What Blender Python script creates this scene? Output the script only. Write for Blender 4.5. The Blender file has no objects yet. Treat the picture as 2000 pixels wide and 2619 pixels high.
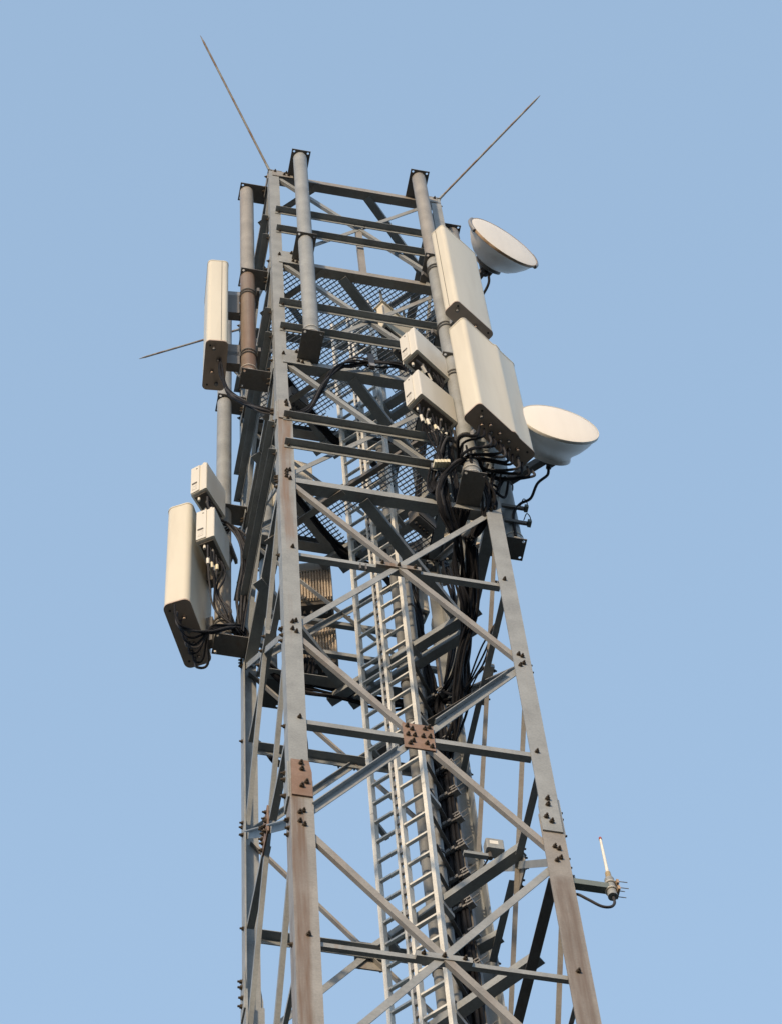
import bpy, math, random
from mathutils import Vector, Matrix

random.seed(11)
R = math.radians
sc = bpy.context.scene
Z0 = 22.144                       # height of the reference joint level above the ground

# ------------------------------------------------------------------ camera
cam_d = bpy.data.cameras.new('camera')
cam = bpy.data.objects.new('camera', cam_d)
sc.collection.objects.link(cam)
right = Vector((0.9803747, -0.1910340, -0.0486978))
up = Vector((-0.1529328, -0.8928321, 0.4236300))
fwd = Vector((0.1244066, 0.4078686, 0.9045254))
cam.matrix_world = Matrix(((right.x, up.x, -fwd.x, -3.17364),
                           (right.y, up.y, -fwd.y, -11.34810),
                           (right.z, up.z, -fwd.z, 1.7),
                           (0, 0, 0, 1)))
cam_d.sensor_fit = 'VERTICAL'
cam_d.sensor_height = 24.0
cam_d.lens = 24.0 * 7418.8 / 2619.0
cam_d.clip_start = 0.1
cam_d.clip_end = 6000
sc.camera = cam

# ------------------------------------------------------------------ sky and sun
SUN_AZ = Vector((-0.56, -0.83, 0)).normalized()      # direction towards the low sun
SUN_EL = R(13)
world = bpy.data.worlds.new('World')
sc.world = world
world.use_nodes = True
nt = world.node_tree
nt.nodes.clear()
wo = nt.nodes.new('ShaderNodeOutputWorld')
bg = nt.nodes.new('ShaderNodeBackground')
sky = nt.nodes.new('ShaderNodeTexSky')
sky.sky_type = 'NISHITA'
sky.sun_disc = False
sky.sun_elevation = SUN_EL
sky.sun_rotation = math.atan2(SUN_AZ.x, SUN_AZ.y)
sky.altitude = 100
sky.air_density = 1.3
sky.dust_density = 2.2
sky.ozone_density = 1.0
haze = nt.nodes.new('ShaderNodeMixRGB')               # thin even high haze over the whole dome
haze.inputs[0].default_value = 0.50
haze.inputs[2].default_value = (4.85, 7.1, 10.15, 1)
# the haze thickens evenly from the zenith down to the horizon, all the way round
wtc = nt.nodes.new('ShaderNodeTexCoord')
wsp = nt.nodes.new('ShaderNodeSeparateXYZ')
nt.links.new(wtc.outputs['Generated'], wsp.inputs[0])
wmr = nt.nodes.new('ShaderNodeMapRange')
for i, v in ((1, 0.0), (2, 1.0), (3, 1.55), (4, 0.97)):
    wmr.inputs[i].default_value = v
nt.links.new(wsp.outputs[2], wmr.inputs[0])
wml = nt.nodes.new('ShaderNodeVectorMath')
wml.operation = 'SCALE'
wml.inputs[0].default_value = (4.75, 6.95, 9.95)
nt.links.new(wmr.outputs[0], wml.inputs['Scale'])
nt.links.new(wml.outputs[0], haze.inputs[2])
nt.links.new(sky.outputs[0], haze.inputs[1])
nt.links.new(haze.outputs[0], bg.inputs[0])
bg.inputs[1].default_value = 0.075
nt.links.new(bg.outputs[0], wo.inputs[0])

sun_d = bpy.data.lights.new('sun', 'SUN')
sun_d.energy = 2.05
sun_d.angle = R(3.0)
sun_d.color = (1.0, 0.75, 0.49)
sun = bpy.data.objects.new('sun', sun_d)
sc.collection.objects.link(sun)
to_sun = SUN_AZ * math.cos(SUN_EL) + Vector((0, 0, math.sin(SUN_EL)))
sun.rotation_euler = to_sun.to_track_quat('Z', 'Y').to_euler()
sun.location = (-30, -30, 40)

sc.view_settings.view_transform = 'Standard'
sc.view_settings.look = 'None'
sc.view_settings.gamma = 1.0
sc.view_settings.exposure = 0.72
sc.view_settings.use_curve_mapping = False
sc.cycles.max_bounces = 6

# ------------------------------------------------------------------ materials
def new_mat(name):
    m = bpy.data.materials.new(name)
    m.use_nodes = True
    n = m.node_tree
    b = n.nodes['Principled BSDF']
    return m, n, b

def ramp(n, fac, stops):
    r = n.nodes.new('ShaderNodeValToRGB')
    el = r.color_ramp.elements
    while len(el) < len(stops):
        el.new(0.5)
    for e, (p, c) in zip(el, stops):
        e.position = p
        e.color = c if len(c) == 4 else (*c, 1)
    n.links.new(fac, r.inputs[0])
    return r.outputs[0]

def noise(n, scale, detail=4, stretch=(1, 1, 1), rough=0.55, vec='Object'):
    tc = n.nodes.new('ShaderNodeTexCoord')
    mp = n.nodes.new('ShaderNodeMapping')
    mp.inputs['Scale'].default_value = stretch
    n.links.new(tc.outputs[vec], mp.inputs[0])
    t = n.nodes.new('ShaderNodeTexNoise')
    t.inputs['Scale'].default_value = scale
    t.inputs['Detail'].default_value = detail
    t.inputs['Roughness'].default_value = rough
    n.links.new(mp.outputs[0], t.inputs[0])
    return t.outputs[0]

def mix(n, fac, a, b, mode='MIX'):
    m = n.nodes.new('ShaderNodeMixRGB')
    m.blend_type = mode
    for i, v in ((0, fac), (1, a), (2, b)):
        if hasattr(v, 'type') and not isinstance(v, (int, float, tuple)):
            n.links.new(v, m.inputs[i])
        elif isinstance(v, tuple):
            m.inputs[i].default_value = v if len(v) == 4 else (*v, 1)
        else:
            m.inputs[i].default_value = v
    return m.outputs[0]

def bump(n, b, h, strength, dist=0.01):
    bp = n.nodes.new('ShaderNodeBump')
    bp.inputs['Strength'].default_value = strength
    bp.inputs['Distance'].default_value = dist
    n.links.new(h, bp.inputs['Height'])
    n.links.new(bp.outputs[0], b.inputs['Normal'])

def steel(name, base, rust_lo, rust_hi, rust_col=(0.23, 0.135, 0.085), metal=0.15, rough=0.62, streak=(10, 10, 0.35), stain=None):
    """weathered hot-dip zinc: spangle, dull patches and vertical rust streaks"""
    m, n, b = new_mat(name)
    mott = noise(n, 4.0, 6)
    spang = noise(n, 55.0, 2)
    dark = tuple(c * 0.78 for c in base)
    light = tuple(min(1, c * 1.14) for c in base)
    c = mix(n, ramp(n, mott, [(0.32, (0, 0, 0)), (0.68, (1, 1, 1))]), dark, light)
    c = mix(n, 0.20, c, ramp(n, spang, [(0.35, tuple(x * 0.6 for x in base)), (0.65, tuple(min(1, x * 1.3) for x in base))]))
    st = noise(n, 1.0, 5, streak)
    rm = ramp(n, st, [(rust_lo, (0, 0, 0)), (rust_hi, (1, 1, 1))])
    c = mix(n, rm, c, rust_col)
    if stain:
        # one run-off stain: a band along x between two heights, frayed by noise
        (x0, hw), (za, zb), amount = stain
        tc = n.nodes.new('ShaderNodeTexCoord')
        sp = n.nodes.new('ShaderNodeSeparateXYZ')
        n.links.new(tc.outputs['Object'], sp.inputs[0])
        wob = noise(n, 1.0, 5, (16, 16, 0.9))
        def mth(op, a, b):
            q = n.nodes.new('ShaderNodeMath'); q.operation = op; q.use_clamp = False
            for i, v in ((0, a), (1, b)):
                if isinstance(v, (int, float)): q.inputs[i].default_value = v
                else: n.links.new(v, q.inputs[i])
            return q.outputs[0]
        dx = mth('ABSOLUTE', mth('ADD', mth('SUBTRACT', sp.outputs[0], x0), mth('MULTIPLY', mth('SUBTRACT', wob, 0.5), 0.12)), 0)
        band = n.nodes.new('ShaderNodeMapRange'); band.interpolation_type = 'SMOOTHSTEP'
        n.links.new(dx, band.inputs[0])
        for i, v in ((1, hw * 0.45), (2, hw * 1.25), (3, 1.0), (4, 0.0)): band.inputs[i].default_value = v
        zw = mth('ADD', sp.outputs[2], mth('MULTIPLY', mth('SUBTRACT', noise(n, 2.0, 4), 0.5), 1.6))
        up_ = n.nodes.new('ShaderNodeMapRange'); up_.interpolation_type = 'SMOOTHSTEP'
        n.links.new(zw, up_.inputs[0])
        for i, v in ((1, za - 0.5), (2, za + 0.5), (3, 0.0), (4, 1.0)): up_.inputs[i].default_value = v
        dn = n.nodes.new('ShaderNodeMapRange'); dn.interpolation_type = 'SMOOTHSTEP'
        n.links.new(zw, dn.inputs[0])
        for i, v in ((1, zb - 0.1), (2, zb + 0.4), (3, 1.0), (4, 0.0)): dn.inputs[i].default_value = v
        f = mth('MULTIPLY', mth('MULTIPLY', mth('MULTIPLY', band.outputs[0], up_.outputs[0]), dn.outputs[0]), mth('MULTIPLY', ramp(n, noise(n, 1.0, 6, (30, 30, 1.6)), [(0.30, (0.35, 0.35, 0.35)), (0.62, (1, 1, 1))]), amount))
        c = mix(n, f, c, rust_col)
    n.links.new(c, b.inputs['Base Color'])
    b.inputs['Metallic'].default_value = metal
    b.inputs['Roughness'].default_value = rough
    bump(n, b, spang, 0.12, 0.004)
    return m

GALV = steel('zinc_steel', (0.298, 0.318, 0.325), 0.62, 0.98, (0.27, 0.19, 0.13))
GALV_COOL = steel('zinc_steel_cool', (0.28, 0.305, 0.318), 0.66, 1.0)
GALV_TAN = steel('zinc_steel_tan', (0.30, 0.292, 0.275), 0.50, 1.0, (0.24, 0.18, 0.14))
GALV_RUST = steel('zinc_steel_rusty', (0.29, 0.28, 0.26), 0.44, 0.60, (0.200, 0.135, 0.092))
RUST = steel('rusty_plate', (0.255, 0.178, 0.142), 0.42, 0.72, (0.185, 0.115, 0.080), 0.0, 0.8, (7, 7, 7))
LEG_A_LOW = steel('zinc_leg_run_stain', (0.30, 0.295, 0.28), 0.58, 0.95, (0.165, 0.112, 0.078), stain=((-0.945, 0.058), (0.0, 30.0), 0.95))
LEG_A_MID = steel('zinc_leg_upper_stain', (0.298, 0.318, 0.322), 0.62, 0.98, (0.225, 0.155, 0.110), stain=((-0.935, 0.055), (Z0 + 1.6, Z0 + 6.0), 0.95))
LEG_B_LOW = steel('zinc_leg_brown', (0.29, 0.275, 0.255), 0.58, 0.95, (0.150, 0.112, 0.086), stain=((0.91, 0.085), (-5.0, Z0 - 3.4), 0.85))
DARK_STEEL = steel('dark_steel', (0.15, 0.145, 0.14), 0.55, 0.9, (0.12, 0.08, 0.06))  # dark fittings; also carries underside shade on the pole end plates
PIPE = steel('dull_conduit', (0.20, 0.212, 0.218), 0.6, 1.0)
POLE_RUST = steel('rusty_pole', (0.225, 0.185, 0.155), 0.40, 0.62, (0.17, 0.108, 0.075))
LADDER = steel('bright_zinc', (0.66, 0.67, 0.64), 0.66, 1.0, (0.55, 0.50, 0.40), 0.0, 0.55)
BRONZE = steel('brown_heatsink', (0.43, 0.37, 0.30), 0.6, 0.95, (0.16, 0.11, 0.08), 0.0, 0.75)

def simple(name, col, rough=0.6, metal=0.0, var=0.12, nscale=6.0, bmp=0.0, spec=None):
    m, n, b = new_mat(name)
    f = noise(n, nscale, 5)
    c = mix(n, ramp(n, f, [(0.3, (0, 0, 0)), (0.7, (1, 1, 1))]), tuple(x * (1 - var) for x in col), tuple(min(1, x * (1 + var)) for x in col))
    n.links.new(c, b.inputs['Base Color'])
    b.inputs['Roughness'].default_value = rough
    b.inputs['Metallic'].default_value = metal
    if spec is not None:
        b.inputs['Specular IOR Level'].default_value = spec
    if bmp:
        bump(n, b, f, bmp)
    return m

def radome(name, col, grime=(0.34, 0.30, 0.24)):
    m, n, b = new_mat(name)
    st = noise(n, 1.0, 6, (7, 7, 0.8))
    sp = noise(n, 2.2, 5)
    c = mix(n, ramp(n, st, [(0.46, (0, 0, 0)), (0.95, (0.42, 0.42, 0.42))]), col, grime)
    c = mix(n, ramp(n, sp, [(0.35, (0, 0, 0)), (0.8, (0.18, 0.18, 0.18))]), c, tuple(x * 0.8 for x in col))
    n.links.new(c, b.inputs['Base Color'])
    b.inputs['Roughness'].default_value = 0.5
    return m

RADOME = radome('aged_white_radome', (0.665, 0.635, 0.535), (0.40, 0.35, 0.27))
CAP = radome('aged_end_cap', (0.50, 0.40, 0.33), (0.3, 0.23, 0.18))
CASE = radome('light_grey_casing', (0.66, 0.65, 0.60))
DISH_W = radome('white_dish_cover', (0.80, 0.77, 0.71), (0.6, 0.56, 0.5))
DISH_B = radome('grey_dish_back', (0.74, 0.71, 0.68), (0.52, 0.47, 0.43))
RIM_B = simple('rust_stained_rim', (0.42, 0.30, 0.20), 0.7, 0, 0.4, 9)
BOLT = simple('rusty_bolt', (0.075, 0.060, 0.045), 0.7, 0.3, 0.35, 40)
CABLE = simple('black_cable_jacket', (0.011, 0.012, 0.016), 0.75, 0, 0.3, 20, 0, 0.18)
CABLE_G = simple('grey_cable_jacket', (0.050, 0.052, 0.060), 0.7, 0, 0.3, 20, 0, 0.2)
CLAMP = simple('zinc_clamp', (0.25, 0.25, 0.25), 0.5, 0.3, 0.3, 30)
WHITE = simple('white_plastic', (0.78, 0.76, 0.70), 0.45)
CREAM = simple('cream_marker', (0.80, 0.74, 0.55), 0.5)
BLACK = simple('black_rubber', (0.02, 0.02, 0.022), 0.5)
SLOT = simple('dark_slot', (0.07, 0.065, 0.06), 0.7)
LABEL = simple('pale_printed_label', (0.58, 0.57, 0.53), 0.6, 0, 0.35, 90)
BRASS = simple('yellowed_connector', (0.42, 0.33, 0.19), 0.5, 0.2)
RED = simple('red_cap', (0.35, 0.07, 0.06), 0.5)
GREEN = simple('green_grey_arm', (0.17, 0.20, 0.185), 0.55, 0.2)
MESH = simple('galvanised_grating', (0.12, 0.135, 0.15), 0.6, 0.2)
CONC = simple('footing_concrete', (0.32, 0.31, 0.29), 0.9, 0, 0.2, 3, 0.3)

def ground_mat():
    m, n, b = new_mat('scrub_ground')
    f = noise(n, 0.35, 8)
    g = noise(n, 6.0, 6)
    c = mix(n, ramp(n, f, [(0.4, (0, 0, 0)), (0.6, (1, 1, 1))]), (0.018, 0.025, 0.017), (0.034, 0.033, 0.029))
    c = mix(n, 0.4, c, ramp(n, g, [(0.3, (0.014, 0.019, 0.013)), (0.7, (0.036, 0.036, 0.032))]))
    n.links.new(c, b.inputs['Base Color'])
    b.inputs['Roughness'].default_value = 0.95
    bump(n, b, g, 0.5, 0.1)
    return m
GROUND = ground_mat()

# ------------------------------------------------------------------ mesh helpers
C = sc.collection
ORG = {}

class MB:
    def __init__(s):
        s.v = []
        s.f = []
    def face(s, pts):
        i = len(s.v)
        s.v += [Vector(p) for p in pts]
        s.f.append(tuple(range(i, i + len(pts))))
    def prism(s, poly, p0, p1, U, V):
        p0, p1, U, V = map(Vector, (p0, p1, U, V))
        i = len(s.v)
        n = len(poly)
        for p in (p0, p1):
            for a, b in poly:
                s.v.append(p + U * a + V * b)
        for k in range(n):
            j = (k + 1) % n
            s.f.append((i + k, i + j, i + n + j, i + n + k))
        s.f.append(tuple(i + k for k in reversed(range(n))))
        s.f.append(tuple(i + n + k for k in range(n)))
        return s
    def box(s, c, hx, hy, hz):
        c, hx, hy, hz = map(Vector, (c, hx, hy, hz))
        a, b = hx.length, hy.length
        return s.prism([(-1, -1), (1, -1), (1, 1), (-1, 1)], c - hz, c + hz, hx, hy)
    def abox(s, x0, x1, y0, y1, z0, z1):
        return s.box(((x0 + x1) / 2, (y0 + y1) / 2, (z0 + z1) / 2), ((x1 - x0) / 2, 0, 0), (0, (y1 - y0) / 2, 0), (0, 0, (z1 - z0) / 2))
    def cyl(s, p0, p1, r0, r1=None, n=14):
        r1 = r0 if r1 is None else r1
        p0, p1 = Vector(p0), Vector(p1)
        d = (p1 - p0).normalized()
        U = d.orthogonal().normalized()
        V = d.cross(U)
        i = len(s.v)
        for p, r in ((p0, r0), (p1, r1)):
            for k in range(n):
                a = 2 * math.pi * k / n
                s.v.append(p + U * math.cos(a) * r + V * math.sin(a) * r)
        for k in range(n):
            j = (k + 1) % n
            s.f.append((i + k, i + j, i + n + j, i + n + k))
        s.f.append(tuple(i + k for k in reversed(range(n))))
        s.f.append(tuple(i + n + k for k in range(n)))
        return s
    def tube(s, pts, r, n=7):
        P = smooth_path(pts)
        i = len(s.v)
        d0 = (P[1] - P[0]).normalized()
        U = d0.orthogonal().normalized()
        for q, p in enumerate(P):
            d = (P[min(q + 1, len(P) - 1)] - P[max(q - 1, 0)]).normalized()
            U = (U - d * U.dot(d)).normalized()
            V = d.cross(U)
            for k in range(n):
                a = 2 * math.pi * k / n
                s.v.append(p + U * math.cos(a) * r + V * math.sin(a) * r)
        for q in range(len(P) - 1):
            for k in range(n):
                j = (k + 1) % n
                a = i + q * n
                s.f.append((a + k, a + j, a + n + j, a + n + k))
        s.f.append(tuple(i + k for k in reversed(range(n))))
        s.f.append(tuple(i + (len(P) - 1) * n + k for k in range(n)))
        return s
    def lathe(s, origin, axis, prof, n=48):
        """prof: list of (radius, distance along axis)"""
        o, d = Vector(origin), Vector(axis).normalized()
        U = d.orthogonal().normalized()
        V = d.cross(U)
        i = len(s.v)
        for r, h in prof:
            for k in range(n):
                a = 2 * math.pi * k / n
                s.v.append(o + d * h + U * math.cos(a) * r + V * math.sin(a) * r)
        for q in range(len(prof) - 1):
            for k in range(n):
                j = (k + 1) % n
                a = i + q * n
                s.f.append((a + k, a + j, a + n + j, a + n + k))
        return s

def smooth_path(pts, seg=7):
    P = [Vector(p) for p in pts]
    if len(P) < 3:
        return P
    Q = [P[0] * 2 - P[1]] + P + [P[-1] * 2 - P[-2]]
    out = []
    for i in range(1, len(Q) - 2):
        a, b, c, d = Q[i - 1:i + 3]
        for k in range(seg):
            t = k / seg
            out.append(0.5 * ((2 * b) + (c - a) * t + (2 * a - 5 * b + 4 * c - d) * t * t + (3 * b - a - 3 * c + d) * t ** 3))
    out.append(P[-1])
    return out

def obj(name, mb, mat, parent=None, smooth=False, dz=True):
    """mesh coordinates are tower coordinates (z = 0 at the reference joint); stored relative to the parent's base"""
    o0 = ORG.get(parent.name, Vector()) if parent else Vector()
    me = bpy.data.meshes.new(name)
    off = Vector((0, 0, Z0 if dz else 0)) - o0
    me.from_pydata([tuple(v + off) for v in mb.v], [], mb.f)
    me.materials.append(mat)
    if smooth:
        me.polygons.foreach_set('use_smooth', [True] * len(me.polygons))
    me.validate()
    me.update()
    fix_normals(me)
    o = bpy.data.objects.new(name, me)
    C.objects.link(o)
    if parent:
        o.parent = parent
        ORG[o.name] = o0
    else:
        ORG[o.name] = Vector()
    if smooth:
        try:
            me.set_sharp_from_angle(angle=R(40))
        except Exception:
            pass
    return o

import bmesh
def fix_normals(me):
    b = bmesh.new()
    b.from_mesh(me)
    bmesh.ops.recalc_face_normals(b, faces=b.faces)
    b.to_mesh(me)
    b.free()

def tag(o, label, cat, group=None, kind=None):
    if label: o['label'] = label
    if cat: o['category'] = cat
    if group: o['group'] = group
    if kind: o['kind'] = kind
    return o

def thing(name, label, cat, base, group=None):
    o = bpy.data.objects.new(name, None)
    o.empty_display_size = 0.2
    C.objects.link(o)
    b = Vector((base[0], base[1], base[2] + Z0))
    o.location = b
    ORG[o.name] = b
    return tag(o, label, cat, group)

# ------------------------------------------------------------------ the ground
g = MB()
N = 64
ring = [(0, 0, 0)]
for rr in (30, 200, 900, 3000):
    ring += [(rr * math.cos(2 * math.pi * k / N), rr * math.sin(2 * math.pi * k / N), 0) for k in range(N)]
g.v = [Vector(p) for p in ring]
for k in range(N):
    g.f.append((0, 1 + k, 1 + (k + 1) % N))
    for q in range(3):
        a, b_ = 1 + q * N, 1 + (q + 1) * N
        g.f.append((a + k, b_ + k, b_ + (k + 1) % N, a + (k + 1) % N))
go = obj('ground', g, GROUND, None, dz=False)
go['kind'] = 'structure'

# ================================================================== THE TOWER
H, H2 = 2.928, 2.806
def lev(i):
    return H * i if i <= 1 else H + (i - 1) * H2
TOP = lev(4)
BASE = -Z0

tower = thing('lattice_tower', 'tall square lattice steel tower with crossed bracing and rust streaked legs', 'tower', (0, 0, BASE))

# bolt, shared by every joint
bm = MB()
hexa = [(math.cos(R(60 * k)), math.sin(R(60 * k))) for k in range(6)]
bm.prism([(a * 0.026, b * 0.026) for a, b in hexa], (0, 0, 0), (0, 0, 0.006), (1, 0, 0), (0, 1, 0))
bm.prism([(a * 0.021, b * 0.021) for a, b in hexa], (0, 0, 0.006), (0, 0, 0.026), (1, 0, 0), (0, 1, 0))
bm.cyl((0, 0, 0.026), (0, 0, 0.05), 0.0125, 0.010, 8)
bolt_me = bpy.data.meshes.new('bolt')
bolt_me.from_pydata([tuple(v) for v in bm.v], [], bm.f)
bolt_me.materials.append(BOLT)
fix_normals(bolt_me)
def bolt(parent, pos, normal, s=1.0):
    o = bpy.data.objects.new('bolt', bolt_me)
    C.objects.link(o)
    o.parent = parent
    o.location = Vector((pos[0], pos[1], pos[2] + Z0)) - ORG[parent.name]
    q = Vector(normal).to_track_quat('Z', 'Y')
    o.rotation_euler = (q.to_matrix() @ Matrix.Rotation(random.uniform(0, 1), 3, 'Z')).to_euler()
    s *= 0.78
    o.scale = (s, s, s * 0.85)
    return o

def angle_mb(p0, p1, u, v, a, b, t, mb=None):
    """L section: corner line p0-p1, flange a along u, flange b along v"""
    p0, p1 = Vector(p0), Vector(p1)
    d = (p1 - p0).normalized()
    u = Vector(u); u = (u - d * u.dot(d)).normalized()
    v = Vector(v); v = v - d * v.dot(d); v = (v - u * v.dot(u)).normalized()
    mb = mb or MB()
    return mb.prism([(0, 0), (a, 0), (a, t), (t, t), (t, b), (0, b)], p0, p1, u, v)

# --- legs
CORN = {'A': (-1, -1), 'B': (1, -1), 'C': (1, 1), 'D': (-1, 1)}
legs = {}
for k, (cx, cy) in CORN.items():
    secs = [(BASE + 0.35, -2.36, 0.168, 0.014), (-2.36, 4.36, 0.142, 0.013), (4.36, TOP + 0.07, 0.116, 0.012)]
    mats = {'A': (LEG_A_LOW, LEG_A_MID, GALV), 'B': (LEG_B_LOW, GALV, GALV), 'C': (GALV_COOL, GALV_COOL, GALV), 'D': (GALV, GALV, GALV)}[k]
    legs[k] = []
    for (z0, z1, b, t), m in zip(secs, mats):
        o = obj('leg', angle_mb((cx, cy, z0), (cx, cy, z1), (-cx, 0, 0), (0, -cy, 0), b, b, t), m, tower)
        legs[k].append(o)
    if k == 'A':
        legs[k][0]['label'] = 'lower leg length with a broad brown rust streak'
def leg_at(k, z):
    return legs[k][0] if z < -2.36 else legs[k][1] if z < 4.36 else legs[k][2]

# --- faces: along coordinate s, inward distance d
FACE = {'front': ('A', 'B', Vector((1, 0, 0)), Vector((0, -1, 0))),
        'left': ('A', 'D', Vector((0, 1, 0)), Vector((-1, 0, 0))),
        'right': ('B', 'C', Vector((0, 1, 0)), Vector((1, 0, 0))),
        'back': ('D', 'C', Vector((1, 0, 0)), Vector((0, 1, 0)))}
def P(f, s, z, d=0.0):
    al, out = FACE[f][2], FACE[f][3]
    return al * s + out * (1 - d) + Vector((0, 0, z))

def brace(name, f, s0, z0, s1, z1, d, a, b, t, mat, edge='low', outward=False):
    """angle lying in a face; the in-plane flange is a wide; the other flange leaves from its lower or upper edge"""
    al, out = FACE[f][2], FACE[f][3]
    dirv = (al * (s1 - s0) + Vector((0, 0, z1 - z0))).normalized()
    perp = Vector((0, 0, 1)) - dirv * dirv.z
    perp.normalize()
    w = perp if edge == 'low' else -perp
    off = -perp * (a / 2) if edge == 'low' else perp * (a / 2)
    v = out if outward else -out
    return obj(name, angle_mb(P(f, s0, z0, d) + off, P(f, s1, z1, d) + off, w, v, a, b, t), mat, tower)

def plate_mb(c, U, V, W, hu, hv, t, poly=None):
    """flat plate centred at c, spanned by U, V, thickness t along W"""
    poly = poly or [(-hu, -hv), (hu, -hv), (hu, hv), (-hu, hv)]
    return MB().prism(poly, Vector(c), Vector(c) + Vector(W) * t, U, V)

joints = list(range(-7, 5))
for f in FACE:
    la, lb, al, out = FACE[f]
    fm = f == 'front'
    for j in range(-7, 4):
        zb, zt = lev(j), lev(j + 1)
        w = 0.058 if j < 1 else 0.054
        a0 = 0.91
        tan = (GALV_TAN if j < 1 else GALV) if f != 'left' else GALV_COOL
        # falling member
        brace('diagonal_brace', f, -a0, zt - 0.06, a0, zb + 0.09, 0.016, w, 0.038, 0.008, tan)
        # rising member
        if j == -1:
            zc = (zb + zt) / 2
            brace('diagonal_brace', f, -a0, zb + 0.09, -0.03, zc - 0.03, 0.026, w, 0.0085, 0.008, GALV)
            brace('diagonal_brace', f, 0.03, zc + 0.03, a0, zt - 0.06, 0.026, w, 0.0085, 0.008, GALV)
            for (s0, z0_, s1, z1_) in ((-0.82, None, -0.16, None), (0.16, None, 0.80, None)):
                k = (zt - 0.06 - zb - 0.09) / (2 * a0)
                zz0, zz1 = zb + 0.09 + (s0 + a0) * k, zb + 0.09 + (s1 + a0) * k
                dirv = (al * (s1 - s0) + Vector((0, 0, zz1 - zz0))).normalized()
                perp = (Vector((0, 0, 1)) - dirv * dirv.z).normalized()
                pp0, pp1 = P(f, s0, zz0, 0.026) + perp * w / 2, P(f, s1, zz1, 0.026) + perp * w / 2
                obj('brace_flange', MB().prism([(0, 0), (0.045, 0), (0.045, -0.008), (0, -0.008)], pp0, pp1, out, perp), GALV, tower)
        else:
            brace('diagonal_brace', f, -a0, zb + 0.09, a0, zt - 0.06, 0.026, w, 0.042, 0.008, GALV if f != 'right' else GALV_TAN, edge='up')
        # horizontal through the crossing
        zc = (zb + zt) / 2
        if j < 1 and f == 'back':
            brace('horizontal_brace', f, -0.87, zc - 0.04, 0.87, zc - 0.04, 0.040, 0.075, 0.085, 0.008, GALV_COOL, edge='up')
        elif j < 1:
            if j == -1:
                for s0, s1 in ((-0.87, -0.115), (0.115, 0.87)):
                    o = brace('horizontal_brace', f, s0, zc, s1, zc, 0.016, 0.062, 0.058, 0.008, GALV)
            else:
                brace('horizontal_brace', f, -0.88, zc, 0.88, zc, 0.044, 0.054 if j == 0 else 0.048, 0.052 if j == 0 else 0.034, 0.008, GALV)
    # joint level horizontals
    for j in (1, 2, 3, 4):
        z = lev(j)
        m = GALV if j in (1, 2) else GALV_TAN
        brace('horizontal_brace', f, -0.86, z - 0.03, 0.86, z - 0.03, 0.012, 0.095, 0.105, 0.009, m)
    if f == 'right':
        brace('horizontal_brace', f, -0.84, lev(-1), 0.84, lev(-1), 0.040, 0.09, 0.08, 0.009, DARK_STEEL)
    # paired rails bolted to the outside of the legs
    for z in (10.0, 9.385, 7.155, 6.485, 4.24, 3.61):
        if f == 'back' and z > 5: continue
        p0, p1 = P(f, -0.945, z, -0.001), P(f, 0.945, z, -0.001)
        o = obj('outer_rail', angle_mb(p0, p1, (0, 0, -1), out, 0.062, 0.075, 0.008), GALV_COOL if fm else GALV, tower)
        for s in (-0.905, 0.905):
            bolt(o, P(f, s, z - 0.035, -0.009), out, 0.8)

# short strut under the topmost front crossing
obj('vertical_strut', angle_mb(P('front', -0.04, lev(3.5) - 0.02, 0.03), P('front', -0.04, lev(3) + 0.02, 0.03), (1, 0, 0), (0, 1, 0), 0.07, 0.05, 0.007), GALV_TAN, tower)

# --- central gussets at the big crossing, with ten bolts each
for f in FACE:
    la, lb, al, out = FACE[f]
    zc = lev(-0.5)
    o = obj('gusset_plate', plate_mb(P(f, 0, zc, 0.014), al, (0, 0, 1), out, 0.118, 0.185, 0.012), RUST if f in ('front', 'left') else GALV_TAN, tower)
    if f == 'front': o['label'] = 'rust brown central plate with ten bolts'
    for s, z in ((-0.085, 0.13), (-0.05, 0.09), (0.05, 0.12), (0.085, 0.15), (-0.085, 0.0), (-0.035, 0.0), (0.03, 0.0), (0.085, 0.01), (-0.075, -0.13), (-0.05, -0.09), (0.055, -0.10), (0.09, -0.14)):
        bolt(o, P(f, s, zc + z, 0.002), out, 1.0)
    # splice strips at the plain crossings
    for j in (0.5, -1.5):
        z = lev(j)
        o = obj('cover_strip', plate_mb(P(f, 0, z, 0.043), al, (0, 0, 1), out, 0.19, 0.030, 0.034), GALV if j < 0 or f != 'front' else GALV_RUST, tower)
        for s in (-0.14, 0.0, 0.14):
            bolt(o, P(f, s, z, 0.009), out, 0.95)
    for j in (1.5, 2.5, 3.5):
        z = lev(j)
        for s in (-0.055, 0.055):
            bolt(tower, P(f, s, z + 0.02, 0.014), out, 0.8)

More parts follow.
